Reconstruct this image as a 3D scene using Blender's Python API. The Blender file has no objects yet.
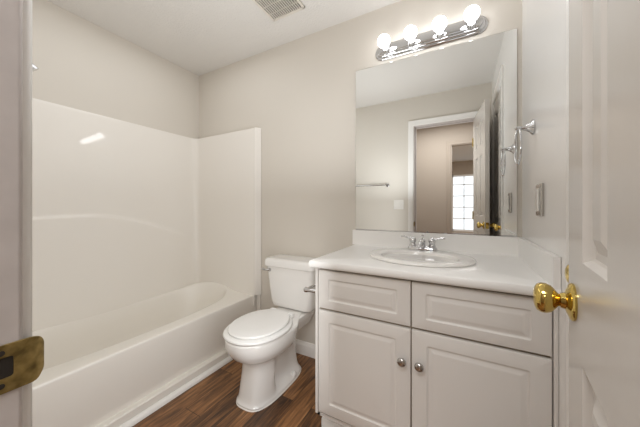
import bpy, bmesh, math
from mathutils import Vector, Matrix
PI = math.pi
S = bpy.context.scene
C = S.collection

# ------------------------------------------------------------------ camera, world, lights, exposure
CAM_H = 1.14
cam_d = bpy.data.cameras.new('camera')
cam = bpy.data.objects.new('camera', cam_d)
C.objects.link(cam)
cam.location = (0, 0, CAM_H)
cam.rotation_euler = (PI / 2, 0, math.radians(28.8))
cam_d.sensor_width = 36
cam_d.lens = 259 / 640 * 36
cam_d.shift_y = -6.5 / 640
cam_d.clip_start = 0.01
S.camera = cam

w = bpy.data.worlds.new('world')
S.world = w
w.use_nodes = True
w.node_tree.nodes['Background'].inputs['Color'].default_value = (0.86, 0.93, 1.0, 1)
w.node_tree.nodes['Background'].inputs['Strength'].default_value = 1.3

def area(name, loc, rot, size, size_y, power, col):
    l = bpy.data.lights.new(name, 'AREA')
    l.shape = 'RECTANGLE'
    l.size = size
    l.size_y = size_y
    l.energy = power
    l.color = col
    o = bpy.data.objects.new(name, l)
    o.location = loc
    o.rotation_euler = rot
    C.objects.link(o)
    return o

area('upward_fill', (-0.68, 0.80, 1.22), (PI, 0, 0), 0.6, 0.5, 7.3, (0.95, 0.98, 1.0))  # added fill aimed up at the ceiling; the room has no such source
area('side_fill', (-0.52, 0.66, 0.92), (0, PI / 2, 0), 1.2, 0.46, 5.0, (0.95, 0.98, 1.0))  # added soft fill facing the tub, to lift the apron and left side
area('tub_fill', (-1.7, 0.85, 2.445), (0, 0, 0), 0.7, 1.2, 2.6, (0.95, 0.98, 1.0))  # added fill above the tub; no fixture hangs here
area('hall_fill', (-0.30, -0.40, 2.42), (0, 0, 0), 0.8, 0.5, 17, (0.98, 0.99, 1.0))  # unseen fill behind the camera, added to brighten the vanity fronts
area('bedroom_fill', (0.3, -1.95, 2.42), (0, 0, 0), 1.2, 1.1, 60, (1.0, 0.98, 0.96))  # added fill under the far room's ceiling, not light from the window
BULB_STRENGTH = 6.5

S.view_settings.view_transform = 'Standard'
S.view_settings.look = 'None'
S.view_settings.exposure = 0.4
S.view_settings.gamma = 1.0
S.cycles.diffuse_bounces = 8
S.cycles.max_bounces = 14
S.cycles.caustics_reflective = False

# ------------------------------------------------------------------ materials
def lin(r, g, b):
    f = lambda v: (v / 255 / 12.92) if v / 255 <= 0.04045 else ((v / 255 + 0.055) / 1.055) ** 2.4
    return (f(r), f(g), f(b), 1)

def mat(name, col, rough=0.5, metal=0.0, bump=None, var=None, coat=0.0, spec=None):
    m = bpy.data.materials.new(name)
    m.use_nodes = True
    nt = m.node_tree
    b = nt.nodes['Principled BSDF']
    b.inputs['Base Color'].default_value = col
    b.inputs['Roughness'].default_value = rough
    b.inputs['Metallic'].default_value = metal
    b.inputs['Coat Weight'].default_value = coat
    if spec is not None:
        b.inputs['Specular IOR Level'].default_value = spec
    tc = nt.nodes.new('ShaderNodeTexCoord')
    if bump:
        sc, st, dist = bump
        n = nt.nodes.new('ShaderNodeTexNoise')
        n.inputs['Scale'].default_value = sc
        n.inputs['Detail'].default_value = 3
        nt.links.new(tc.outputs['Object'], n.inputs['Vector'])
        bp = nt.nodes.new('ShaderNodeBump')
        bp.inputs['Strength'].default_value = st
        bp.inputs['Distance'].default_value = dist
        nt.links.new(n.outputs['Fac'], bp.inputs['Height'])
        nt.links.new(bp.outputs['Normal'], b.inputs['Normal'])
    if var:
        sc, amt = var
        n = nt.nodes.new('ShaderNodeTexNoise')
        n.inputs['Scale'].default_value = sc
        nt.links.new(tc.outputs['Object'], n.inputs['Vector'])
        r = nt.nodes.new('ShaderNodeValToRGB')
        r.color_ramp.elements[0].position = 0.3
        r.color_ramp.elements[1].position = 0.7
        r.color_ramp.elements[0].color = tuple(c * (1 - amt) for c in col[:3]) + (1,)
        r.color_ramp.elements[1].color = col
        nt.links.new(n.outputs['Fac'], r.inputs['Fac'])
        nt.links.new(r.outputs['Color'], b.inputs['Base Color'])
    return m

M = {}
M['wall'] = mat('wall_paint', lin(213, 207, 198), 0.55, bump=(260, 0.08, 0.002))
M['wall_gloss'] = mat('satin_wall_paint', lin(243, 242, 240), 0.2, bump=(120, 0.02, 0.001))
M['ceiling'] = mat('ceiling_texture', lin(218, 215, 211), 0.9, bump=(90, 0.5, 0.006))
M['hall'] = mat('hall_paint', lin(176, 163, 149), 0.6, bump=(260, 0.08, 0.002))
M['trim'] = mat('trim_paint', lin(238, 236, 233), 0.3, bump=(60, 0.03, 0.001))
M['jamb'] = mat('jamb_paint', lin(205, 198, 195), 0.3, bump=(45, 0.25, 0.003), var=(30, 0.08))
M['door'] = mat('door_paint', lin(210, 205, 199), 0.24, bump=(70, 0.06, 0.001))
M['cabinet'] = mat('thermofoil', lin(224, 221, 217), 0.32)
M['gap_shade'] = mat('cabinet_shadow_gap', lin(150, 138, 122), 0.6)  # tan tone imitates shade in narrow gaps
M['counter'] = mat('counter_laminate', lin(243, 242, 240), 0.28)
M['porcelain'] = mat('porcelain', lin(236, 234, 231), 0.08, coat=0.3)
M['seat'] = mat('seat_plastic', lin(238, 237, 235), 0.18)
M['acrylic'] = mat('tub_acrylic', lin(236, 232, 226), 0.035)
M['tub'] = mat('tub_enamel', lin(236, 232, 225), 0.30)
M['caulk'] = mat('caulk', lin(232, 228, 222), 0.5)
M['chrome'] = mat('chrome', (0.62, 0.62, 0.63, 1), 0.08, 1.0)
M['nickel'] = mat('brushed_nickel', (0.50, 0.48, 0.46, 1), 0.25, 1.0)
M['brass'] = mat('polished_brass', (0.66, 0.49, 0.15, 1), 0.1, 1.0)
M['old_brass'] = mat('tarnished_brass', (0.46, 0.34, 0.13, 1), 0.3, 0.9, bump=(90, 0.25, 0.002), var=(70, 0.6))
M['mirror'] = mat('mirror_glass', (0.90, 0.91, 0.90, 1), 0.0, 1.0)
M['mirror_edge'] = mat('mirror_edge', lin(150, 150, 145), 0.3, 0.6)
M['plate'] = mat('switch_plastic', lin(236, 233, 228), 0.3)
M['dark'] = mat('dark_recess', lin(40, 34, 28), 0.8)
M['vent'] = mat('vent_plastic', lin(214, 208, 198), 0.5)
M['vent_dark'] = mat('vent_interior', lin(58, 53, 47), 0.8)
M['carpet'] = mat('carpet', lin(170, 155, 138), 0.95, bump=(400, 0.5, 0.004))

m = bpy.data.materials.new('lit_bulb')
m.use_nodes = True
b = m.node_tree.nodes['Principled BSDF']
b.inputs['Base Color'].default_value = (1, 1, 1, 1)
b.inputs['Emission Color'].default_value = (0.985, 0.99, 1.0, 1)
b.inputs['Emission Strength'].default_value = BULB_STRENGTH
M['bulb'] = m

m = bpy.data.materials.new('window_glass')
m.use_nodes = True
nt = m.node_tree
nt.nodes.remove(nt.nodes['Principled BSDF'])
tr = nt.nodes.new('ShaderNodeBsdfTransparent')
gl = nt.nodes.new('ShaderNodeBsdfGlossy')
gl.inputs['Roughness'].default_value = 0.02
mx = nt.nodes.new('ShaderNodeMixShader')
mx.inputs['Fac'].default_value = 0.06
nt.links.new(tr.outputs[0], mx.inputs[1])
nt.links.new(gl.outputs[0], mx.inputs[2])
nt.links.new(mx.outputs[0], nt.nodes['Material Output'].inputs['Surface'])
M['glass'] = m

def wood_floor():
    m = bpy.data.materials.new('vinyl_plank')
    m.use_nodes = True
    nt = m.node_tree
    N, L = nt.nodes.new, nt.links.new
    b = nt.nodes['Principled BSDF']
    tc = N('ShaderNodeTexCoord')
    mp = N('ShaderNodeMapping')
    mp.inputs['Rotation'].default_value = (0, 0, PI / 2)
    L(tc.outputs['Object'], mp.inputs['Vector'])
    br = N('ShaderNodeTexBrick')
    br.inputs['Scale'].default_value = 1
    br.inputs['Brick Width'].default_value = 0.92
    br.inputs['Row Height'].default_value = 0.125
    br.inputs['Mortar Size'].default_value = 0.0016
    br.inputs['Mortar Smooth'].default_value = 0.3
    br.inputs['Color1'].default_value = (0, 0, 0, 1)
    br.inputs['Color2'].default_value = (1, 1, 1, 1)
    br.inputs['Mortar'].default_value = (0.2, 0.2, 0.2, 1)
    br.offset = 0.37
    L(mp.outputs[0], br.inputs['Vector'])
    # grain: noise stretched along the plank, shifted per plank
    sep = N('ShaderNodeSeparateXYZ')
    L(tc.outputs['Object'], sep.inputs[0])
    shift = N('ShaderNodeMath'); shift.operation = 'MULTIPLY'
    shift.inputs[1].default_value = 7.0
    L(br.outputs['Color'], shift.inputs[0])
    cx = N('ShaderNodeCombineXYZ')
    mulx = N('ShaderNodeMath'); mulx.operation = 'MULTIPLY'; mulx.inputs[1].default_value = 58
    muly = N('ShaderNodeMath'); muly.operation = 'MULTIPLY'; muly.inputs[1].default_value = 4.2
    L(sep.outputs['X'], mulx.inputs[0]); L(sep.outputs['Y'], muly.inputs[0])
    L(mulx.outputs[0], cx.inputs['X']); L(muly.outputs[0], cx.inputs['Y']); L(shift.outputs[0], cx.inputs['Z'])
    n1 = N('ShaderNodeTexNoise')
    n1.inputs['Scale'].default_value = 1.0
    n1.inputs['Detail'].default_value = 6
    n1.inputs['Roughness'].default_value = 0.65
    n1.inputs['Distortion'].default_value = 0.6
    L(cx.outputs[0], n1.inputs['Vector'])
    mixv = N('ShaderNodeMath'); mixv.operation = 'MULTIPLY_ADD'
    L(br.outputs['Color'], mixv.inputs[0]); mixv.inputs[1].default_value = 0.22
    L(n1.outputs['Fac'], mixv.inputs[2])
    ramp = N('ShaderNodeValToRGB')
    e = ramp.color_ramp.elements
    e[0].position = 0.38; e[0].color = lin(42, 27, 16)
    e[1].position = 0.86; e[1].color = lin(176, 130, 86)
    x = e.new(0.54); x.color = lin(92, 62, 38)
    x = e.new(0.68); x.color = lin(136, 94, 58)
    L(mixv.outputs[0], ramp.inputs['Fac'])
    seam = N('ShaderNodeMix'); seam.data_type = 'RGBA'
    L(br.outputs['Fac'], seam.inputs['Factor'])
    L(ramp.outputs['Color'], seam.inputs['A'])
    seam.inputs['B'].default_value = lin(40, 25, 16)
    L(seam.outputs['Result'], b.inputs['Base Color'])
    b.inputs['Roughness'].default_value = 0.42
    bp = N('ShaderNodeBump'); bp.inputs['Strength'].default_value = 0.12; bp.inputs['Distance'].default_value = 0.002
    L(n1.outputs['Fac'], bp.inputs['Height'])
    L(bp.outputs['Normal'], b.inputs['Normal'])
    return m
M['floor'] = wood_floor()

# ------------------------------------------------------------------ mesh helpers
def new():
    return bmesh.new()

def box(bm, x0, x1, y0, y1, z0, z1):
    v = [bm.verts.new(p) for p in ((x0, y0, z0), (x1, y0, z0), (x1, y1, z0), (x0, y1, z0),
                                   (x0, y0, z1), (x1, y0, z1), (x1, y1, z1), (x0, y1, z1))]
    for f in ((0, 3, 2, 1), (4, 5, 6, 7), (0, 1, 5, 4), (1, 2, 6, 5), (2, 3, 7, 6), (3, 0, 4, 7)):
        bm.faces.new([v[i] for i in f])
    return bm

def loft(bm, rings, cap0=True, cap1=True, closed=True):
    R = [[bm.verts.new(p) for p in r] for r in rings]
    n = len(R[0])
    for a, c in zip(R, R[1:]):
        for i in range(n if closed else n - 1):
            j = (i + 1) % n
            bm.faces.new((a[i], a[j], c[j], c[i]))
    if cap0: bm.faces.new(R[0][::-1])
    if cap1: bm.faces.new(R[-1])
    return R

def basis(d):
    d = Vector(d).normalized()
    a = Vector((0, 0, 1)) if abs(d.z) < 0.9 else Vector((1, 0, 0))
    u = d.cross(a).normalized()
    return d, u, d.cross(u).normalized()

def lathe(bm, o, d, prof, n=28, cap0=True, cap1=True):
    """prof: (distance along d, radius)"""
    o = Vector(o); d, u, v = basis(d)
    rings = []
    for t, r in prof:
        rings.append([o + d * t + (u * math.cos(2 * PI * k / n) + v * math.sin(2 * PI * k / n)) * max(r, 1e-4) for k in range(n)])
    loft(bm, rings, cap0, cap1)
    return bm

def tube(bm, pts, r, n=14, closed=False):
    pts = [Vector(p) for p in pts]
    rad = r if isinstance(r, (list, tuple)) else [r] * len(pts)
    rings = []
    u = None
    for i, p in enumerate(pts):
        if closed:
            t = pts[(i + 1) % len(pts)] - pts[i - 1]
        else:
            t = pts[min(i + 1, len(pts) - 1)] - pts[max(i - 1, 0)]
        t.normalize()
        if u is None:
            _, u, _ = basis(t)
        u = (u - t * u.dot(t)).normalized()
        v = t.cross(u)
        rings.append([p + (u * math.cos(2 * PI * k / n) + v * math.sin(2 * PI * k / n)) * rad[i] for k in range(n)])
    if closed:
        rings.append(rings[0])
        loft(bm, rings, False, False)
        bmesh.ops.remove_doubles(bm, verts=bm.verts[:], dist=1e-6)
    else:
        loft(bm, rings)
    return bm

def rrect(cx, cy, hx, hy, r, n=5):
    """rounded rectangle outline, counter-clockwise"""
    r = min(r, hx * 0.999, hy * 0.999)
    out = []
    for sx, sy, a0 in ((1, 1, 0), (-1, 1, PI / 2), (-1, -1, PI), (1, -1, 1.5 * PI)):
        for k in range(n + 1):
            a = a0 + PI / 2 * k / n
            out.append((cx + sx * (hx - r) + r * math.cos(a), cy + sy * (hy - r) + r * math.sin(a)))
    return out

def smooth_t(a, b, x):
    t = min(1, max(0, (x - a) / (b - a)))
    return t * t * (3 - 2 * t)

def interp(pts, x):
    if x <= pts[0][0]: return pts[0][1]
    for (a, fa), (b_, fb) in zip(pts, pts[1:]):
        if x <= b_: return fa + (fb - fa) * (x - a) / (b_ - a)
    return pts[-1][1]

def obj(name, bm, m, parent=None, bevel=0, smooth=False, subsurf=0, seg=2):
    bmesh.ops.recalc_face_normals(bm, faces=bm.faces[:])
    me = bpy.data.meshes.new(name)
    bm.to_mesh(me)
    bm.free()
    me.materials.append(m if not isinstance(m, str) else M[m])
    o = bpy.data.objects.new(name, me)
    C.objects.link(o)
    if parent:
        o.parent = parent
        o.matrix_parent_inverse = Matrix.Translation(-parent.location) if parent.type == 'EMPTY' else Matrix()
    if bevel:
        md = o.modifiers.new('bevel', 'BEVEL')
        md.width = bevel
        md.segments = seg
        md.limit_method = 'ANGLE'
        md.angle_limit = math.radians(40)
    if subsurf:
        md = o.modifiers.new('subsurf', 'SUBSURF')
        md.levels = md.render_levels = subsurf
    if smooth or bevel or subsurf:
        me.shade_smooth()
        if not subsurf:
            md = o.modifiers.new('wn', 'WEIGHTED_NORMAL') if bevel else None
            if not bevel:
                try:
                    me.set_sharp_from_angle(angle=math.radians(38))
                except Exception:
                    pass
    return o

def tag(o, label, cat, group=None):
    o['label'] = label
    o['category'] = cat
    if group: o['group'] = group
    return o

def thing(name, label, cat, loc=(0, 0, 0), group=None):
    o = bpy.data.objects.new(name, None)
    o.empty_display_size = 0.05
    C.objects.link(o)
    o.location = loc
    return tag(o, label, cat, group)

def struct(name, bm, m, label=None, bevel=0, parent=None, smooth=False):
    o = obj(name, bm, m, parent, bevel, smooth)
    if parent is None:
        o['kind'] = 'structure'
        if label: o['label'] = label
    return o

# ------------------------------------------------------------------ dimensions (metres)
XL, XR = -2.326, 0.275          # left and right walls
YB, YF = 1.70, 0.111            # back wall, bathroom face of the front wall
ZC = 2.46
JL, JR = -0.505, 0.150          # clear door opening
HEAD = 2.105
HALL = -1.10                    # hall's far wall
YW = -5.0                       # window wall of the room across the hall

# ------------------------------------------------------------------ structure: bathroom shell
struct('floor', box(new(), XL - .1, XR + .1, -0.02, YB + .1, -0.06, 0), 'floor', 'dark brown wood plank floor')
struct('ceiling', box(new(), XL - .1, XR + .1, 0.0, YB + .1, ZC, ZC + .06), 'ceiling', 'white textured ceiling')
struct('wall_back', box(new(), XL - .1, XR + .1, YB, YB + .1, 0, ZC), 'wall', 'beige painted back wall behind toilet and mirror')
struct('wall_left', box(new(), XL - .1, XL, 0.0, YB, 0, ZC), 'wall', 'beige wall above the tub surround')
CY0, CY1, CH = 0.28, 0.915, 2.15          # closet opening in the right wall
bm = new()
box(bm, XR, XR + .1, CY1, YB, 0, ZC)
box(bm, XR, XR + .1, 0.0, CY0, 0, ZC)
box(bm, XR, XR + .1, CY0, CY1, CH, ZC)
struct('wall_right', bm, 'wall_gloss', 'pale satin wall at the right of the vanity')
bm = new()
box(bm, XL, JL - .018, 0.0, YF, 0, ZC)
box(bm, JR + .018, XR, 0.0, YF, 0, ZC)
box(bm, JL - .018, JR + .018, 0.0, YF, HEAD + .018, ZC)
struct('wall_front', bm, 'wall', 'front wall with the doorway, seen in the mirror')
# jamb lining the doorway
bm = new()
box(bm, JL - .018, JL, -0.002, YF, 0, HEAD + .018)
box(bm, JR, JR + .018, -0.002, YF, 0, HEAD + .018)
box(bm, JL, JR, -0.002, YF, HEAD, HEAD + .018)
struct('trim_1', bm, 'jamb', 'painted door jamb lining the doorway', bevel=0.006)
bm = new()
box(bm, JL, JL + .010, 0.015, 0.05, 0, HEAD)
box(bm, JL, JR, 0.015, 0.05, HEAD - .010, HEAD)
struct('trim_2', bm, 'jamb', 'door stop strip on the jamb', bevel=0.003)

def casing_profile(side):
    # (outward from opening, thickness)
    return [(0, 0), (0, .004), (.0015, .0075), (.005, .0105), (.010, .0115), (.014, .009), (.030, .010), (.045, .014), (.054, .016), (.060, .016), (.063, .013), (.063, 0)]

def casing(bm, x0, x1, head, ywall, sgn, reveal=.008, plane='Y'):
    """mitred colonial casing round an opening; plane Y: on a wall y=ywall, growing by sgn"""
    prof = casing_profile(0)
    xa, xb, zh = x0 - reveal, x1 + reveal, head + reveal
    def P(x, d, z):
        return (x, ywall + sgn * d, z) if plane == 'Y' else (ywall + sgn * d, x, z)
    r0 = [P(xa - o, t, 0) for o, t in prof]
    r1 = [P(xa - o, t, zh + o) for o, t in prof]
    r2 = [P(xb + o, t, zh + o) for o, t in prof]
    r3 = [P(xb + o, t, 0) for o, t in prof]
    loft(bm, [r0, r1, r2, r3])
    return bm
struct('trim_3', casing(new(), JL, JR, HEAD, YF, 1), 'trim', 'white door casing on the bathroom side', smooth=True)
struct('trim_4', casing(new(), CY0, CY1, CH, XR, -1, plane='X'), 'trim', 'white casing round the closet door', smooth=True)
struct('trim_5', casing(new(), JL, JR, HEAD, 0.0, -1), 'trim', 'white door casing on the hall side', smooth=True)

def base_profile():
    return [(0, 0), (.013, 0), (.013, .070), (.011, .078), (.007, .084), (.007, .090), (.004, .098), (0, .100)]
bm = new()
loft(bm, [[(x, YB - d, z) for d, z in base_profile()] for x in (-1.505, -0.62)])
struct('baseboard_back', bm, 'trim', 'white baseboard behind the toilet', smooth=True)
bm = new()
loft(bm, [[(x, YF + d, z) for d, z in base_profile()] for x in (-1.50, JL - .07)])
struct('baseboard_front', bm, 'trim', 'white baseboard under the towel bar', smooth=True)
bm = new()
loft(bm, [[(XR - d, y, z) for d, z in base_profile()] for y in (CY1 + .07, 1.14)])
struct('baseboard_right', bm, 'trim', 'white baseboard beside the vanity', smooth=True)

# ------------------------------------------------------------------ structure: hall and the room across it
bm = new()
box(bm, -1.8, 1.5, HALL - .1, -0.02, -0.06, 0)
struct('floor_hall', bm, 'floor', 'hall floor')
struct('floor_bedroom', box(new(), -1.6, 2.2, YW - .1, HALL - .1, -0.06, 0), 'carpet', 'carpet of the room across the hall')
struct('ceiling_hall', box(new(), -1.8, 1.5, HALL, 0.0, 2.44, 2.50), 'ceiling', 'hall ceiling')
struct('ceiling_bedroom', box(new(), -1.6, 2.2, YW - .1, HALL - .1, 2.44, 2.50), 'ceiling', 'ceiling of the room across the hall')
struct('wall_hall_left', box(new(), -1.8, -1.7, HALL, 0.0, 0, 2.44), 'hall', 'end wall of the hall')
struct('wall_hall_right', box(new(), 1.4, 1.5, HALL, 0.0, 0, 2.44), 'hall', 'end wall of the hall')
bm = new()
box(bm, -1.7, JL - .018, -0.012, 0.0, 0, 2.44)
box(bm, JR + .018, 1.4, -0.012, 0.0, 0, 2.44)
box(bm, JL - .018, JR + .018, -0.012, 0.0, HEAD + .018, 2.44)
struct('wall_hall_near', bm, 'hall', 'taupe hall face of the bathroom wall')
OX0, OX1 = -0.145, 0.66
bm = new()
box(bm, -1.8, OX0, HALL - .1, HALL, 0, 2.44)
box(bm, OX1, 1.5, HALL - .1, HALL, 0, 2.44)
box(bm, OX0, OX1, HALL - .1, HALL, 2.09, 2.44)
struct('wall_hall_far', bm, 'hall', 'taupe hall wall seen through the doorway in the mirror')
struct('trim_6', casing(new(), OX0, OX1, 2.09, HALL, 1), M['hall'], 'casing of the opening across the hall', smooth=True)
struct('wall_bedroom_left', box(new(), -1.7, -1.6, YW, HALL - .1, 0, 2.44), 'hall', 'side wall of the room across the hall')
struct('wall_bedroom_right', box(new(), 2.2, 2.3, YW, HALL - .1, 0, 2.44), 'hall', 'side wall of the room across the hall')
WX0, WX1, WZ0, WZ1 = -0.27, 0.66, 0.45, 2.06
bm = new()
box(bm, -1.7, WX0, YW - .1, YW, 0, 2.44)
box(bm, WX1, 2.3, YW - .1, YW, 0, 2.44)
box(bm, WX0, WX1, YW - .1, YW, 0, WZ0)
box(bm, WX0, WX1, YW - .1, YW, WZ1, 2.44)
struct('wall_bedroom_window', bm, 'hall', 'window wall of the room across the hall')
bm = new()
box(bm, WX0, WX0 + .04, YW - .08, YW - .03, WZ0, WZ1)
box(bm, WX1 - .04, WX1, YW - .08, YW - .03, WZ0, WZ1)
box(bm, WX0, WX1, YW - .08, YW - .03, WZ0, WZ0 + .05)
box(bm, WX0, WX1, YW - .08, YW - .03, WZ1 - .05, WZ1)
win = struct('window_1', bm, 'trim', 'bright gridded window across the hall, seen in the mirror')
bm = new()
for k in (1, 2):
    x = WX0 + (WX1 - WX0) * k / 3
    box(bm, x - .012, x + .012, YW - .07, YW - .045, WZ0, WZ1)
for k in range(1, 5):
    z = WZ0 + (WZ1 - WZ0) * k / 5 + .04
    box(bm, WX0, WX1, YW - .07, YW - .045, z - .012, z + .012)
obj('window_grid', bm, 'trim', win)
obj('window_pane', box(new(), WX0 + .03, WX1 - .03, YW - .060, YW - .056, WZ0 + .03, WZ1 - .03), 'glass', win)

# ------------------------------------------------------------------ six-panel doors
def panel_door_bm(L, H, T, xs, zs, z0=0.008):
    """leaf in local coordinates: x along the leaf from the latch edge, y = thickness, z up.
    xs, zs: cell borders; odd cells are panels"""
    bm = new()
    for face in (0, 1):
        y = 0 if face == 0 else T
        s = 1 if face == 0 else -1
        for i in range(len(xs) - 1):
            for j in range(len(zs) - 1):
                x0, x1, a0, a1 = xs[i], xs[i + 1], zs[j] + z0 * (j == 0), zs[j + 1]
                if i % 2 == 1 and j % 2 == 1:
                    loops = []
                    for ins, dep in ((0, 0), (.002, .003), (.006, .010), (.009, .0125), (.020, .013), (.040, .004), (.042, .0032)):
                        loops.append([(x0 + ins, y + s * dep, a0 + ins), (x1 - ins, y + s * dep, a0 + ins),
                                      (x1 - ins, y + s * dep, a1 - ins), (x0 + ins, y + s * dep, a1 - ins)])
                    loft(bm, loops, False, True)
                else:
                    bm.faces.new([bm.verts.new(p) for p in ((x0, y, a0), (x1, y, a0), (x1, y, a1), (x0, y, a1))])
    for q in ([(0, 0, z0), (0, T, z0), (0, T, H), (0, 0, H)], [(L, 0, z0), (L, 0, H), (L, T, H), (L, T, z0)],
              [(0, 0, H), (0, T, H), (L, T, H), (L, 0, H)], [(0, 0, z0), (L, 0, z0), (L, T, z0), (0, T, z0)]):
        bm.faces.new([bm.verts.new(p) for p in q])
    bmesh.ops.remove_doubles(bm, verts=bm.verts[:], dist=1e-5)
    return bm

def knob_bm(o, d):
    return lathe(new(), o, d, [(0, .009), (.010, .0095), (.014, .012), (.018, .018), (.023, .0235), (.030, .0265), (.037, .0265),
                               (.043, .0235), (.046, .018), (.048, .011), (.0485, 0)], 32)

def rose_bm(o, d):
    return lathe(new(), o, d, [(0, .032), (.003, .0325), (.006, .030), (.008, .024), (.010, .020), (.0115, .0145), (.018, .0125), (.019, 0)], 32)

# open bathroom door: latch corner, swung back towards the right wall
TH = math.radians(7.0)
LX, LY = 0.176, 0.655
LEAF = 0.58
T = 0.035
xs = [0, .109, .232, .330, .453, LEAF]
zs = [0, .22, .893, 1.053, 1.64, 1.735, 1.97, 2.098]
door = struct('door_1', panel_door_bm(LEAF, 2.098, T, xs, zs), 'door', 'open white six-panel door with brass knob at the right')
Rm = Matrix(((-math.sin(TH), math.cos(TH), 0, LX), (-math.cos(TH), -math.sin(TH), 0, LY), (0, 0, 1, 0), (0, 0, 0, 1)))
door.matrix_world = Rm
KZ = 0.974
def dpart(name, bm, m, **k):
    o = obj(name, bm, m, None, **k)
    o.parent = door
    return o
kx = 0.046
r = dpart('knob_rose', rose_bm((kx, 0, KZ), (0, -1, 0)), 'brass', smooth=True)
k = dpart('door_knob', knob_bm((kx, -.007, KZ), (0, -1, 0)), 'brass', smooth=True)
k['label'] = 'polished brass door knob'
r = dpart('knob_rose', rose_bm((kx, T, KZ), (0, 1, 0)), 'brass', smooth=True)
k = dpart('door_knob', knob_bm((kx, T + .006, KZ), (0, 1, 0)), 'brass', smooth=True)
k['label'] = 'polished brass door knob'
bm = new()
loft(bm, [[(-.0015 * (1 - e), T / 2 + x, KZ + z) for x, z in rrect(0, 0, .0125, .028, .006)] for e in (0, 1)])
lp = dpart('latch_plate', bm, 'brass')
bm = new()
loft(bm, [[(-.001, T / 2 - .008, KZ - .0095), (-.001, T / 2 + .008, KZ - .0095), (-.001, T / 2 + .008, KZ + .0095), (-.001, T / 2 - .008, KZ + .0095)],
          [(-.012, T / 2 - .008, KZ - .0095), (-.004, T / 2 + .008, KZ - .0095), (-.004, T / 2 + .008, KZ + .0095), (-.012, T / 2 - .008, KZ + .0095)]])
dpart('latch_bolt', bm, 'brass', bevel=.0015)
for hz in (.25, 1.05, 1.85):
    bm = new()
    lathe(bm, (LEAF + .003, -.004, hz - .045), (0, 0, 1), [(0, .006), (.09, .006)], 14)
    dpart('hinge', bm, 'brass')

# closet door in the right wall, closed
bm = panel_door_bm(CY1 - CY0 - .008, CH - .004, T, [0, .110, .262, .365, .517, CY1 - CY0 - .008], [0, .22, .88, 1.04, 1.68, 1.78, 2.02, CH - .004])
closet = struct('door_2', bm, 'door', 'closed white closet door, seen in the mirror behind the open door')
closet.matrix_world = Matrix(((0, 1, 0, XR + .004), (-1, 0, 0, CY1 - .004), (0, 0, 1, 0), (0, 0, 0, 1)))
o = obj('door_knob', knob_bm((.055, -.006, KZ), (0, -1, 0)), 'brass', smooth=True); o.parent = closet
o = obj('knob_rose', rose_bm((.055, 0, KZ), (0, -1, 0)), 'brass', smooth=True); o.parent = closet
bm = new()
box(bm, XR, XR + .10, CY0 - .0, CY0 + .003, 0, CH); box(bm, XR, XR + .10, CY1 - .003, CY1, 0, CH); box(bm, XR, XR + .1, CY0, CY1, CH - .003, CH)
struct('trim_7', bm, 'trim', 'closet door jamb')

# ------------------------------------------------------------------ strike plate on the left jamb
def strike():
    bm = new()
    y0, y1, z0, z1 = .071, .131, .906, .967
    hy0, hy1, hz0, hz1 = .080, .1015, .925, .951
    n = 8
    # outer outline and hole outline with matching counts
    outer, inner = [], []
    cyo, czo = (y0 + y1) / 2, (z0 + z1) / 2
    out = rrect(cyo, czo, (y1 - y0) / 2, (z1 - z0) / 2, .015, n)
    inn = rrect((hy0 + hy1) / 2, (hz0 + hz1) / 2, (hy1 - hy0) / 2, (hz1 - hz0) / 2, .003, n)
    def px(y, base):       # the lip bends away past the jamb edge
        return base - .007 * smooth_t(.117, .131, y) ** 2
    X0, X1 = JL + .0002, JL + .0022
    mids = [[(a + (c - a) * t, b_ + (d - b_) * t) for (a, b_), (c, d) in zip(out, inn)] for t in (.35, .7)]
    def ring(o2, base): return [(px(y, base), y, z) for y, z in o2]
    rings = [ring(inn, X0), ring(mids[1], X0), ring(mids[0], X0), ring(out, X0), ring(out, X1 - .0006),
             ring([(cyo + (y - cyo) * .98, czo + (z - czo) * .98) for y, z in out], X1), ring(mids[0], X1), ring(mids[1], X1), ring(inn, X1), ring(inn, X0)]
    loft(bm, rings, False, False)
    bmesh.ops.remove_doubles(bm, verts=bm.verts[:], dist=1e-6)
    return bm
st = tag(obj('strike_plate', strike(), 'old_brass', smooth=True), 'tarnished brass strike plate with a curved lip on the painted left door jamb', 'strike plate')
obj('latch_hole', box(new(), JL + .0001, JL + .0008, .0795, .102, .9245, .9515), 'dark', st)
for z in (.916, .957):
    bm = new()
    lathe(bm, (JL + .0018, .091, z), (1, 0, 0), [(0, .0036), (.0008, .0034), (.0011, .0015), (.0011, 0)], 14)
    obj('screw', bm, 'dark', st)

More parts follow.
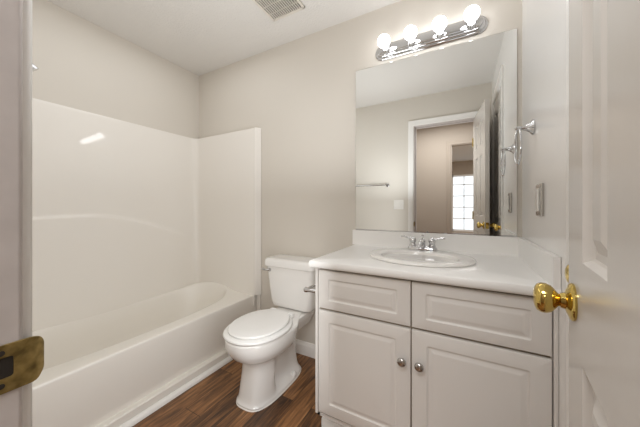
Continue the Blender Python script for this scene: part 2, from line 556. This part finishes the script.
# ------------------------------------------------------------------ bathtub
ZR = 0.39
TX0, TX1 = XL + .002, -1.556
TY0, TY1 = YF + .003, YB - .003
def tub():
    bm = new()
    N = 96
    cx, cy = (XL - 1.655) / 2 + .0225, .905
    hx, hy = (-1.655 - XL) / 2 - .0325, .742
    def sup(a, hx, hy, e):
        c, s = math.cos(a), math.sin(a)
        return (math.copysign(abs(c) ** (2 / e), c) * hx, math.copysign(abs(s) ** (2 / e), s) * hy)
    def hump(x, y):
        return .042 * smooth_t(1.30, 1.62, y) * (1 - smooth_t(-1.98, -1.66, x))
    angs = [2 * PI * (k + .5) / N for k in range(N)]
    def ring(hx_, hy_, e, z, dz=0, cyo=0):
        out = []
        for a in angs:
            x, y = sup(a, hx_, hy_, e)
            x += cx; y += cy + cyo
            out.append((x, y, z + (hump(x, y) if dz else 0)))
        return out
    # outer rectangle by projecting the same angles
    outer = []
    for a in angs:
        x, y = sup(a, hx, hy, 2.7)
        dx, dy = x, y
        tx = ((TX1 - cx) if dx > 0 else (TX0 - cx)) / dx if abs(dx) > 1e-6 else 1e9
        ty = ((TY1 - cy) if dy > 0 else (TY0 - cy)) / dy if abs(dy) > 1e-6 else 1e9
        t = min(tx, ty)
        outer.append((cx + dx * t, cy + dy * t))
    # snap nearest samples onto the four rectangle corners
    for X in (TX0, TX1):
        for Y in (TY0, TY1):
            i = min(range(N), key=lambda q: (outer[q][0] - X) ** 2 + (outer[q][1] - Y) ** 2)
            outer[i] = (X, Y)
    oz = lambda ins, z, h: [(min(max(x, TX0 + ins), TX1 - ins), y, z + (hump(x, y) if h else 0)) for x, y in outer]
    rings = [oz(.020, 0, 0), oz(.016, .06, 0), oz(.008, .20, 0), oz(.003, ZR - .06, 0), oz(.002, ZR - .03, 0), oz(.002, ZR - .010, 0), oz(.003, ZR - .004, 0), oz(.006, ZR - .001, 0), oz(.010, ZR, 0), oz(.022, ZR, 0),
             ring(hx + .014, hy + .014, 2.7, ZR, 1), ring(hx + .006, hy + .006, 2.7, ZR - .002, 1), ring(hx - .002, hy - .002, 2.7, ZR - .009, 1),
             ring(hx - .008, hy - .010, 2.7, ZR - .022, 1), ring(hx - .022, hy - .05, 2.7, ZR - .11, 0), ring(hx - .045, hy - .10, 2.7, ZR - .22, 0),
             ring(hx - .075, hy - .15, 2.9, .115, 0), ring(hx - .11, hy - .19, 2.8, .085, 0), ring(hx - .20, hy - .30, 2.6, .075, 0)]
    loft(bm, rings, False, True)
    return bm
t = tub_thing = thing('bathtub', 'white one-piece bathtub with glossy molded wall surround along the left wall', 'bathtub', (-1.94, .9, 0))
obj('basin', tub(), 'tub', t, smooth=True)
bm = new()      # stepped kick strip at the foot of the apron
loft(bm, [[(x, y, z) for x, z in ((-1.60, 0), (-1.534, 0), (-1.534, .060), (-1.540, .066), (-1.60, .068))] for y in (TY0, TY1)])
obj('apron_skirt', bm, 'tub', t)
bm = new()
lathe(bm, (-1.94, .40, .0755), (0, 0, 1), [(0, .035), (.003, .034), (.004, .025), (.002, .015), (.002, 0)], 24)
obj('drain', bm, 'chrome', t)
bm = new()
q = [(-1.530, 0)] + [(-1.529 + .027 * math.sin(PI / 2 * k / 6), .026 * math.cos(PI / 2 * k / 6)) for k in range(7)]
loft(bm, [[(x, y, z) for x, z in q] for y in (YF + .015, YB - .002)])
struct('trim_8', bm, 'trim', 'white quarter-round along the foot of the tub', smooth=True)

# ------------------------------------------------------------------ tub surround
ARCH = [(.10, 1.045), (.35, 1.060), (.55, 1.073), (.66, 1.079), (.79, 1.081), (.935, 1.073), (1.10, 1.036), (1.30, .970), (1.50, .888), (1.70, .80)]
def surround():
    bm = new()
    R = .055
    path = []    # (x, y, normal x, normal y, y for arch or None)
    y0 = YF + .004
    off = .012
    yend = YB - .046 - R
    n = 72
    for k in range(n + 1):
        y = y0 + (yend - y0) * k / n
        path.append((XL + off, y, 1, 0))
    for k in range(1, 11):
        a = PI / 2 * k / 10
        path.append((XL + off + R - R * math.cos(a), yend + R * math.sin(a), math.cos(a), -math.sin(a)))
    for k in range(1, 21):
        x = XL + off + R + (-1.545 - XL - off - R) * k / 20
        path.append((x, YB - .046, 0, -1))
    zs = [.30, .34, .38, .42, .45, .5, .55, .6, .65, .7]
    z = .72
    while z < 1.14: zs.append(z); z += .0075
    zs += [1.2, 1.3, 1.5, 1.7, 1.79, 1.805, 1.812]
    grid = []
    for z in zs:
        row = []
        for x, y, nx, ny in path:
            d = 0
            if nx > .99:
                ar = interp(ARCH, y)
                ar = (ar + interp(ARCH, y - .04) + interp(ARCH, y + .04)) / 3
                fade = 1 - smooth_t(1.25, 1.60, y)
                d = .016 * (1 - smooth_t(ar - .012, ar + .010, z)) * fade
            if nx > 0: d += .032 * nx * (1.81 - max(z, .39)) / 1.42
            if z > 1.79: d += -.004 * (z - 1.79) / .022
            row.append(bm.verts.new((x + nx * d, y + ny * d, z)))
        grid.append(row)
    # close the top back to the walls
    row = []
    for x, y, nx, ny in path:
        if nx > .99: p = (XL + .001, y, 1.813)
        elif ny < -.99: p = (x, YB - .001, 1.813)
        else: p = (XL + .001 if nx > .7 else x, YB - .001 if nx <= .7 else y, 1.813)
        row.append(bm.verts.new(p))
    grid.append(row)
    for a, c in zip(grid, grid[1:]):
        for i in range(len(a) - 1):
            bm.faces.new((a[i], a[i + 1], c[i + 1], c[i]))
    return bm
t = tub_thing
obj('wall_panel', surround(), 'acrylic', t, smooth=True)
bm = new()
loft(bm, [[(x, y, z) for x, y in ((-1.550, YB - .001), (-1.550, YB - .0475), (-1.536, YB - .0475), (-1.505, YB - .010), (-1.505, YB - .001))] for z in (ZR + .001, 1.814)])
obj('end_flange', bm, 'acrylic', t, bevel=.003)
bm = new()
box(bm, -1.553, -1.512, YB - .012, YB - .002, .10, ZR + .001)
obj('end_flange', bm, 'acrylic', t, bevel=.004)

# shower head, its arm leaving the front wall
t = thing('shower_head', 'chrome shower head just peeking past the left door jamb above the tub', 'shower head', (-1.94, YF, 1.93))
bm = new()
tube(bm, [(-1.94, YF, 1.945), (-1.94, .20, 1.955), (-1.94, .33, 1.945), (-1.94, .395, 1.915), (-1.94, .425, 1.888)], .0085)
obj('shower_arm', bm, 'chrome', t, smooth=True)
bm = new()
lathe(bm, (-1.94, YF + .001, 1.945), (0, 1, 0), [(0, .03), (.004, .028), (.008, .012), (.008, 0)], 24)
obj('wall_flange', bm, 'chrome', t, smooth=True)
bm = new()
lathe(bm, (-1.94, .414, 1.892), (0, .62, -.78), [(0, .009), (.012, .012), (.018, .012), (.03, .021), (.055, .030), (.064, .030), (.066, .026), (.066, 0)], 28)
obj('spray_head', bm, 'chrome', t, smooth=True)

# ------------------------------------------------------------------ toilet
TXC = -1.083
def bowl():
    bm = new()
    N = 64
    # z, front y, back y, half width, exponent, rear pinch
    prof = [(0.000, 1.074, 1.562, .116, 3.2, .00), (0.014, 1.071, 1.564, .116, 3.2, .00), (0.022, 1.077, 1.558, .111, 3.2, .02), (0.034, 1.083, 1.554, .108, 3.2, .20),
            (0.060, 1.088, 1.548, .106, 3.2, .36), (0.110, 1.097, 1.54, .1035, 3.2, .44), (0.165, 1.105, 1.54, .101, 3.1, .46), (0.215, 1.109, 1.54, .101, 3.0, .42),
            (0.236, 1.106, 1.545, .105, 2.8, .34), (0.250, 1.092, 1.55, .119, 2.5, .26), (0.266, 1.062, 1.55, .141, 2.4, .22), (0.288, 1.030, 1.56, .160, 2.35, .22), (0.322, 1.006, 1.58, .174, 2.3, .24),
            (0.352, .995, 1.60, .180, 2.3, .28), (0.375, .990, 1.62, .182, 2.3, .30), (0.392, .990, 1.63, .182, 2.3, .31), (0.398, .995, 1.625, .177, 2.3, .31), (0.400, 1.01, 1.61, .16, 2.3, .31)]
    rings = []
    for z, yf, yb, hw, e, pinch in prof:
        r = []
        cy = (yf + yb) / 2; hy = (yb - yf) / 2
        yc = cy - .02
        for k in range(N):
            a = 2 * PI * k / N
            c, s = math.cos(a), math.sin(a)
            x = math.copysign(abs(c) ** (2 / e), c) * hw
            y = cy + math.copysign(abs(s) ** (2 / e), s) * hy
            if z > .25:   # egg outline: round front, narrowing towards the tank deck
                u = (y - yf) / (yb - yf)
                x *= 1 - pinch * smooth_t(.52, .80, u)
            else:
                x *= 1 - pinch * smooth_t(1.225, 1.265, y) * (1 - .55 * smooth_t(1.42, 1.52, y))
            r.append((TXC + x, y, z))
        rings.append(r)
    loft(bm, rings)
    return bm
t = thing('toilet', 'white two-piece toilet with closed lid between tub and vanity', 'toilet', (TXC, 1.30, 0))
obj('bowl', bowl(), 'porcelain', t, smooth=True)

def seat_ring(hw, yf, yb, e, z, N=64):
    out = []
    for k in range(N):
        a = 2 * PI * k / N
        c, s = math.cos(a), math.sin(a)
        x = math.copysign(abs(c) ** (2 / e), c) * hw
        hy = (1.215 - yf) if s < 0 else (yb - 1.215)
        ee = e if s < 0 else e * 1.12
        y = 1.215 + math.copysign(abs(s) ** (2 / ee), s) * hy
        u = (y - yf) / (yb - yf)
        x *= 1 - .10 * smooth_t(.55, 1.0, u)
        out.append((TXC + x, y, z))
    return out
bm = new()
loft(bm, [seat_ring(hw, yf, yb, 2.15, z) for hw, yf, yb, z in ((.176, .998, 1.420, .4005), (.183, .990, 1.425, .404), (.186, .986, 1.427, .411), (.184, .988, 1.426, .418), (.179, .993, 1.424, .4215), (.12, 1.06, 1.38, .4215))])
obj('seat', bm, 'seat', t, smooth=True)
bm = new()
loft(bm, [seat_ring(hw, yf, yb, 2.15, z) for hw, yf, yb, z in ((.145, 1.030, 1.400, .4245), (.156, 1.017, 1.415, .4245), (.160, 1.013, 1.418, .428), (.1615, 1.011, 1.419, .434), (.158, 1.015, 1.417, .4395), (.148, 1.025, 1.41, .4415), (.09, 1.09, 1.36, .443))])
obj('lid', bm, 'seat', t, smooth=True)
bm = new()
loft(bm, [seat_ring(hw, yf, yb, 2.15, z) for hw, yf, yb, z in ((.150, 1.024, 1.405, .4212), (.150, 1.024, 1.405, .4250))])
obj('lid_gap_shade', bm, 'gap_shade', t)  # dark disc stands in for the shade between seat and lid
for s in (-1, 1):
    bm = new()
    box(bm, TXC + s * .075 - .022, TXC + s * .075 + .022, 1.405, 1.445, .400, .432)
    obj('seat_hinge', bm, 'seat', t, bevel=.008, seg=3)
# deck that carries the tank
bm = new()
loft(bm, [[(TXC + x, y, z) for x, y in rrect(0, 1.545, hx, hy, .03)] for hx, hy, z in ((.10, .10, .30), (.118, .125, .345), (.128, .135, .380), (.126, .133, .391), (.120, .128, .394))])
obj('tank_deck', bm, 'porcelain', t, smooth=True)
# tank, tapering downwards
bm = new()
rings = []
for z, hx, y0, r in ((.405, .145, 1.535, .03), (.412, .162, 1.520, .035), (.424, .170, 1.513, .035), (.45, .1745, 1.509, .035), (.60, .190, 1.500, .032), (.690, .200, 1.494, .03), (.705, .200, 1.494, .03)):
    rings.append([(TXC + x, y, z) for x, y in rrect(0, (y0 + 1.688) / 2, hx, (1.688 - y0) / 2, r, 6)])
loft(bm, rings)
obj('tank', bm, 'porcelain', t, smooth=True)
bm = new()
rings = []
for z, ins in ((.7055, .004), (.710, 0), (.742, 0), (.754, .004), (.761, .012), (.764, .03)):
    rings.append([(TXC + x, y, z) for x, y in rrect(0, (1.480 + 1.692) / 2, .213 - ins, (1.692 - 1.480) / 2 - ins, .03, 6)])
loft(bm, rings)
obj('tank_lid', bm, 'porcelain', t, smooth=True)
bm = new()
lathe(bm, (TXC - .160, 1.496, .678), (0, -1, 0), [(0, .012), (.006, .0125), (.012, .009), (.014, 0)], 18)
tube(bm, [(TXC - .160, 1.485, .678), (TXC - .180, 1.478, .679), (TXC - .215, 1.476, .682), (TXC - .224, 1.477, .682)], [.0055, .006, .0075, .004], 12)
obj('flush_lever', bm, 'chrome', t, smooth=True)
for s in (-1, 1):
    bm = new()
    lathe(bm, (TXC + s * .098, 1.43, .022), (0, 0, 1), [(0, .017), (.012, .0165), (.020, .012), (.024, .005), (.0245, 0)], 20)
    obj('bolt_cap', bm, 'porcelain', t, smooth=True)
bm = new()
N = 64
def cr(hw, hy, z):
    return [(TXC + math.copysign(abs(math.cos(2 * PI * k / N)) ** (2 / 3), math.cos(2 * PI * k / N)) * hw,
             1.321 + math.copysign(abs(math.sin(2 * PI * k / N)) ** (2 / 3), math.sin(2 * PI * k / N)) * hy, z) for k in range(N)]
loft(bm, [cr(.122, .253, 0.0005), cr(.120, .251, .004), cr(.1155, .246, .008), cr(.105, .235, .008)])
obj('caulk_line', bm, 'caulk', t, smooth=True)

# ------------------------------------------------------------------ vanity cabinet
VX0, VX1 = -.636, XR - .001
FY = 1.128                # face frame plane; fronts stand 18 mm proud
CT0, CT1 = .845, .882     # counter
t = thing('vanity_cabinet', 'white vanity cabinet with two doors and two false drawer fronts under the sink', 'cabinet', ((VX0 + VX1) / 2, 1.4, 0))
bm = new()
box(bm, VX0, VX0 + .016, FY, YB - .002, .105, CT0)
box(bm, VX1 - .016, VX1, FY, YB - .002, .105, CT0)
box(bm, VX0, VX1, FY, YB - .002, .105, .121)
box(bm, VX0, VX0 + .016, FY + .075, YB - .002, 0, .105)
box(bm, VX1 - .016, VX1, FY + .075, YB - .002, 0, .105)
obj('carcass', bm, 'cabinet', t)
obj('side_stile', box(new(), VX0 - .003, VX0 + .0105, FY - .014, FY + .016, .122, CT0), 'cabinet', t, bevel=.0015)
obj('filler_strip', box(new(), .262, VX1, FY - .018, FY + .016, .105, CT0), 'cabinet', t, bevel=.0015)
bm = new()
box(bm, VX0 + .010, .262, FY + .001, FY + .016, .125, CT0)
obj('frame_back', bm, 'gap_shade', t)
bm = new()
box(bm, VX0 + .002, VX1, FY + .066, FY + .080, 0, .104)
tk = obj('toe_kick', bm, 'cabinet', t)
bm = new()
q = [(FY + .0655, 0), (FY + .052, 0), (FY + .052, .040), (FY + .055, .046), (FY + .0655, .048)]
loft(bm, [[(x, y, z) for y, z in q] for x in (VX0 - .004, VX1)])
obj('shoe_molding', bm, 'trim', t, smooth=True)

def front(name, x0, x1, z0, z1, ins_x, ins_z):
    """thermofoil front with a routed raised panel"""
    bm = new()
    y0, y1 = FY, FY - .018
    cx, cz, hx, hz = (x0 + x1) / 2, (z0 + z1) / 2, (x1 - x0) / 2, (z1 - z0) / 2
    L = []
    def rr(ix, iz, r, y):
        return [(x, y, z) for x, z in rrect(cx, cz, hx - ix, hz - iz, r, 4)]
    L.append(rr(0, 0, .0015, y0))
    L.append(rr(0, 0, .0015, y1 + .004))
    L.append(rr(.0012, .0012, .002, y1 + .001))
    L.append(rr(.004, .004, .003, y1))
    for d, dep, r in ((0, 0, .007), (.0025, .0035, .007), (.006, .0052, .006), (.010, .0052, .005), (.020, .0018, .004), (.024, .0006, .004), (.027, .0004, .004)):
        L.append(rr(ins_x + d, ins_z + d, r, y1 + dep))
    loft(bm, L)
    return obj(name, bm, 'cabinet', t, smooth=True)
D0, D1 = .138, .637
front('false_drawer_front', -.619, -.187, .648, .832, .053, .040)
front('false_drawer_front', -.182, .258, .648, .832, .053, .040)
dl = front('cabinet_door', -.619, -.187, D0, D1, .057, .052)
dr = front('cabinet_door', -.182, .258, D0, D1, .057, .052)
for d, x in ((dl, -.219), (dr, -.151)):
    bm = new()
    lathe(bm, (x, FY - .0178, .503), (0, -1, 0), [(0, .0085), (.003, .0075), (.010, .006), (.012, .0085), (.015, .0150), (.018, .0178), (.022, .0178), (.0255, .0155), (.028, .0105), (.0292, .005), (.0294, 0)], 24)
    o = obj('knob', bm, 'nickel', d, smooth=True)
    o['label'] = 'round brushed nickel cabinet knob'

# ------------------------------------------------------------------ countertop
CF = 1.082
t = thing('vanity_countertop', 'white countertop with backsplash and side splash on the vanity cabinet', 'countertop', ((VX0 + VX1) / 2, 1.4, CT0))
SX, SY = -.193, 1.392     # sink centre
def counter():
    bm = new()
    N = 72
    # slab with a rolled front edge; hole for the bowl
    x0, x1, y0, y1 = -.658, VX1, CF, YB - .002
    angs = [2 * PI * (k + .5) / N for k in range(N)]
    inner = [(SX + .215 * math.cos(a), SY + .175 * math.sin(a)) for a in angs]
    outer = []
    for a in angs:
        dx, dy = math.cos(a), math.sin(a)
        tx = ((x1 - SX) if dx > 0 else (x0 - SX)) / dx
        ty = ((y1 - SY) if dy > 0 else (y0 - SY)) / dy
        q = min(tx, ty)
        outer.append((SX + dx * q, SY + dy * q))
    for X in (x0, x1):
        for Y in (y0, y1):
            i = min(range(N), key=lambda q: (outer[q][0] - X) ** 2 + (outer[q][1] - Y) ** 2)
            outer[i] = (X, Y)
    def o(ins, z): return [(max(x, x0 + ins), max(y, y0 + ins), z) for x, y in outer]
    rings = [[(x, y, CT0) for x, y in inner], o(.010, CT0), o(.003, CT0 + .004), o(0, CT0 + .011), o(0, CT1 - .012), o(.0035, CT1 - .004), o(.011, CT1), [(x, y, CT1) for x, y in inner], [(x, y, CT0) for x, y in inner]]
    loft(bm, rings, False, False)
    bmesh.ops.remove_doubles(bm, verts=bm.verts[:], dist=1e-6)
    return bm
obj('slab', counter(), 'counter', t, smooth=True)
obj('backsplash', box(new(), -.668, VX1 - .018, YB - .020, YB - .001, CT1 - .001, .982), 'counter', t, bevel=.003)
obj('side_splash', box(new(), VX1 - .019, VX1, CF + .004, YB - .001, CT1 - .03, .982), 'counter', t, bevel=.002)

# ------------------------------------------------------------------ sink
def ell(rx, ry, z, cy=SY, e=2.0, n=72, cx=SX):
    return [(cx + math.copysign(abs(math.cos(2 * PI * k / n)) ** (2 / e), math.cos(2 * PI * k / n)) * rx,
             cy + math.copysign(abs(math.sin(2 * PI * k / n)) ** (2 / e), math.sin(2 * PI * k / n)) * ry, z) for k in range(n)]
BY = SY - .030
bm = new()
loft(bm, [ell(.243, .205, CT1 + .0003), ell(.2485, .2105, CT1 + .003), ell(.250, .212, CT1 + .008), ell(.248, .210, CT1 + .0125), ell(.243, .205, CT1 + .0155), ell(.236, .198, CT1 + .017), ell(.225, .187, CT1 + .0172), ell(.205, .165, CT1 + .0160, SY - .012),
          ell(.184, .142, CT1 + .0145, BY), ell(.180, .1385, CT1 + .0130, BY), ell(.1775, .136, CT1 + .009, BY), ell(.176, .134, CT1 + .002, BY), ell(.172, .130, CT1 - .012, BY), ell(.158, .118, CT1 - .04, BY), ell(.14, .104, CT1 - .075, BY),
          ell(.11, .083, CT1 - .105, BY), ell(.075, .058, CT1 - .120, BY), ell(.045, .040, CT1 - .127, BY), ell(.022, .022, CT1 - .130, BY)])
t = thing('sink', 'oval white drop-in sink set into the vanity countertop', 'sink', (SX, SY, CT1))
obj('basin', bm, 'porcelain', t, smooth=True)
bm = new()
lathe(bm, (SX, BY, CT1 - .1298), (0, 0, 1), [(0, .023), (.002, .022), (.003, .016), (.006, .014), (.007, 0)], 24)
obj('drain', bm, 'chrome', t, smooth=True)

# ------------------------------------------------------------------ faucet
FX, FYY, FZ = SX - .006, SY + .172, CT1 + .0145
t = thing('faucet', 'chrome two-handle faucet on the back rim of the sink', 'faucet', (FX, FYY, FZ))
bm = new()
loft(bm, [[(FX + x, FYY + y, FZ + z) for x, y in rrect(0, 0, hx, hy, .024, 6)] for hx, hy, z in ((.080, .027, 0), (.080, .027, .006), (.078, .025, .014), (.072, .021, .020), (.06, .014, .022))])
obj('base', bm, 'chrome', t, smooth=True)
bm = new()
lathe(bm, (FX, FYY, FZ + .018), (0, 0, 1), [(0, .020), (.010, .017), (.022, .016), (.034, .017), (.042, .014), (.046, .006), (.0465, 0)], 24)
tube(bm, [(FX, FYY - .004, FZ + .040), (FX, FYY - .035, FZ + .050), (FX, FYY - .070, FZ + .050), (FX, FYY - .098, FZ + .040), (FX, FYY - .104, FZ + .028)], [.0135, .0125, .0115, .0105, .010], 18)
obj('spout', bm, 'chrome', t, smooth=True)
bm = new()
tube(bm, [(FX, FYY + .016, FZ + .02), (FX, FYY + .016, FZ + .078)], .0025, 10)
lathe(bm, (FX, FYY + .016, FZ + .074), (0, 0, 1), [(0, .002), (.004, .006), (.010, .0062), (.014, .003), (.0142, 0)], 14)
obj('lift_rod', bm, 'chrome', t, smooth=True)
for s in (-1, 1):
    hx = FX + s * .051
    bm = new()
    lathe(bm, (hx, FYY, FZ + .016), (0, 0, 1), [(0, .0215), (.010, .019), (.018, .0150), (.026, .0150), (.034, .019), (.044, .018), (.051, .013), (.056, .007), (.057, 0)], 24)
    tube(bm, [(hx, FYY, FZ + .060), (hx + s * .025, FYY + .002, FZ + .066), (hx + s * .050, FYY + .003, FZ + .072), (hx + s * .066, FYY + .003, FZ + .071)], [.006, .0048, .0060, .0042], 12)
    obj('handle', bm, 'chrome', t, smooth=True)

# ------------------------------------------------------------------ mirror
MX0, MX1, MZ0, MZ1 = -.648, .252, .9835, 2.080
t = thing('wall_mirror', 'large frameless mirror on the wall above the vanity backsplash', 'mirror', ((MX0 + MX1) / 2, YB, MZ0))
bm = new()
box(bm, MX0, MX1, YB - .006, YB - .0005, MZ0, MZ1)
for f in bm.faces: f.material_index = 1
o = obj('mirror_back', bm, 'mirror_edge', t)
bm = new()
loft(bm, [[(x, y, z) for x, z in ((MX0 + i, MZ0 + i), (MX1 - i, MZ0 + i), (MX1 - i, MZ1 - i), (MX0 + i, MZ1 - i))] for i, y in ((.0, YB - .0062), (.0, YB - .0070), (.0006, YB - .0078))])
obj('mirror_glass', bm, 'mirror', t)
bm = new()
box(bm, MX0, MX1, YB - .0105, YB - .0079, MZ0 - .001, MZ0 + .006)
obj('bottom_channel', bm, 'chrome', t)

# ------------------------------------------------------------------ vanity light bar
LBX, LBZ = -.192, 2.157
t = thing('vanity_light_bar', 'chrome light bar with four glowing globe bulbs above the mirror', 'light', (LBX, YB, LBZ))
def stad(hl, r, y, n=14):
    out = []
    for sgn in (1, -1):
        for k in range(n + 1):
            a = -PI / 2 + PI * k / n
            out.append((LBX + sgn * (hl - r) + sgn * r * math.cos(a), y, LBZ + sgn * r * math.sin(a)))
    return out
bm = new()
loft(bm, [stad(.317, .051, YB - .0005), stad(.317, .051, YB - .006), stad(.313, .047, YB - .010), stad(.305, .039, YB - .011), stad(.303, .037, YB - .017), stad(.297, .031, YB - .021), stad(.290, .024, YB - .0215), stad(.288, .022, YB - .028), stad(.284, .018, YB - .030)])
obj('back_plate', bm, 'chrome', t, smooth=True)
for k in range(4):
    x = LBX + (k - 1.5) * .157
    bm = new()
    lathe(bm, (x, YB - .026, LBZ), (0, -1, 0), [(0, .026), (.004, .0265), (.010, .023), (.016, .021), (.022, .0205), (.025, .019), (.025, 0)], 28)
    so = obj('socket', bm, 'chrome', t, smooth=True)
    bm = new()
    pr = [(0, .013), (.012, .0135), (.020, .018)]
    R = .0385
    for q in range(3, 17):
        a = PI * q / 16
        pr.append((.052 - R * math.cos(a) , max(R * math.sin(a), 1e-4)))
    lathe(bm, (x, YB - .046, LBZ + .006), (0, -1, .16), pr, 28)
    bo = obj('bulb', bm, 'bulb', t, smooth=True)
    bo['label'] = 'glowing white globe bulb'

# ------------------------------------------------------------------ towel ring on the right wall
RY, RZ = 1.452, 1.492
t = thing('towel_ring', 'chrome towel ring hanging from a flared wall post beside the mirror', 'towel ring', (XR, RY, RZ))
bm = new()
lathe(bm, (XR - .0004, RY, RZ), (-1, 0, 0), [(0, .033), (.004, .033), (.008, .029), (.016, .019), (.028, .0125), (.042, .009), (.050, .0095), (.058, .0115), (.064, .010), (.067, .004), (.067, 0)], 28)
obj('wall_post', bm, 'chrome', t, smooth=True)
bm = new()
RR = .078
cxr, czr = XR - .056, RZ - RR - .004
tube(bm, [(cxr - .010 * math.sin(2 * PI * k / 40) * 0, RY + RR * math.cos(2 * PI * k / 40), czr + RR * math.sin(2 * PI * k / 40)) for k in range(40)], .0045, 12, closed=True)
obj('ring', bm, 'chrome', t, smooth=True)

# ------------------------------------------------------------------ rocker switch with chrome plate on the right wall
SWY, SWZ = 1.325, 1.168
t = thing('wall_switch', 'chrome-framed white rocker switch on the right wall below the towel ring', 'switch', (XR, SWY, SWZ))
bm = new()
loft(bm, [[(XR - d, y, z) for y, z in rrect(SWY, SWZ, .043 - i, .064 - i, .004)] for d, i in ((.0005, 0), (.007, 0), (.010, .003), (.0105, .010))])
obj('wall_plate', bm, 'nickel', t, smooth=True)
bm = new()
loft(bm, [[(XR - d, y, z) for y, z in rrect(SWY, SWZ, .022 - i, .045 - i, .002)] for d, i in ((.0100, 0), (.014, 0), (.0155, .0015))])
obj('rocker', bm, 'plate', t, smooth=True)

# ------------------------------------------------------------------ things on the front wall (in the mirror)
t = thing('towel_bar', 'slim chrome towel bar on the far wall reflected at the left of the mirror', 'towel bar', (-1.1, YF, 1.415))
for x in (-1.42, -.825):
    bm = new()
    lathe(bm, (x, YF + .0004, 1.415), (0, 1, 0), [(0, .022), (.006, .021), (.012, .012), (.055, .010), (.066, .012), (.07, .008), (.07, 0)], 22)
    obj('post', bm, 'chrome', t, smooth=True)
bm = new()
tube(bm, [(-1.42, YF + .058, 1.415), (-.825, YF + .058, 1.415)], .0085)
obj('bar', bm, 'chrome', t, smooth=True)

t = thing('double_switch_plate', 'white double switch plate beside the door casing, seen in the mirror', 'switch', (-.69, YF, 1.17))
bm = new()
loft(bm, [[(x, YF + d, z) for x, z in rrect(-.69, 1.17, .058 - i, .0585 - i, .004)] for d, i in ((.0005, 0), (.004, 0), (.0065, .003))])
obj('wall_plate', bm, 'plate', t, smooth=True)
for s in (-1, 1):
    bm = new()
    loft(bm, [[(x, YF + d, z) for x, z in rrect(-.69 + s * .023, 1.17, .0165 - i, .034 - i, .002)] for d, i in ((.006, 0), (.0085, .001))])
    rk = obj('rocker', bm, 'plate', t)
    bm = new()
    box(bm, -.69 + s * .023 - .004, -.69 + s * .023 + .004, YF + .0084, YF + .0115, 1.163, 1.177)
    obj('toggle', bm, 'plate', rk)

# ------------------------------------------------------------------ paper holder on the cabinet side
t = thing('paper_holder', 'small chrome toilet paper holder on the vanity side beside the tank', 'paper holder', (VX0, 1.20, .72))
for y in (1.135, 1.29):
    bm = new()
    lathe(bm, (VX0 - .0005, y, .714), (-1, 0, 0), [(0, .020), (.004, .020), (.010, .011), (.050, .0085), (.064, .013), (.074, .014), (.080, .010), (.081, 0)], 22)
    obj('post', bm, 'chrome', t, smooth=True)
bm = new()
tube(bm, [(VX0 - .069, 1.135, .714), (VX0 - .069, 1.29, .714)], .0075)
obj('roller', bm, 'chrome', t, smooth=True)

# ------------------------------------------------------------------ ceiling exhaust vent
t = thing('exhaust_vent', 'white slatted exhaust fan grille on the ceiling', 'vent', (-1.03, 1.30, ZC))
vx0, vx1, vy0, vy1 = -1.165, -.905, 1.185, 1.445
bm = new()
box(bm, vx0 + .01, vx1 - .01, vy0 + .01, vy1 - .01, ZC - .004, ZC - .001)
obj('backing', bm, 'vent_dark', t)
bm = new()
box(bm, vx0, vx1, vy0, vy0 + .016, ZC - .016, ZC - .0005)
box(bm, vx0, vx1, vy1 - .016, vy1, ZC - .016, ZC - .0005)
box(bm, vx0, vx0 + .016, vy0, vy1, ZC - .016, ZC - .0005)
box(bm, vx1 - .016, vx1, vy0, vy1, ZC - .016, ZC - .0005)
obj('frame', bm, 'vent', t, bevel=.003)
bm = new()
n = 14
for k in range(n):
    x = vx0 + .02 + (vx1 - vx0 - .04) * (k + .5) / n
    box(bm, x - .0030, x + .0030, vy0 + .014, vy1 - .014, ZC - .014, ZC - .006)
for yy in (vy0 + .065, vy0 + .130, vy0 + .195):
    box(bm, vx0 + .014, vx1 - .014, yy - .0012, yy + .0012, ZC - .0135, ZC - .006)
obj('grille', bm, 'vent', t)
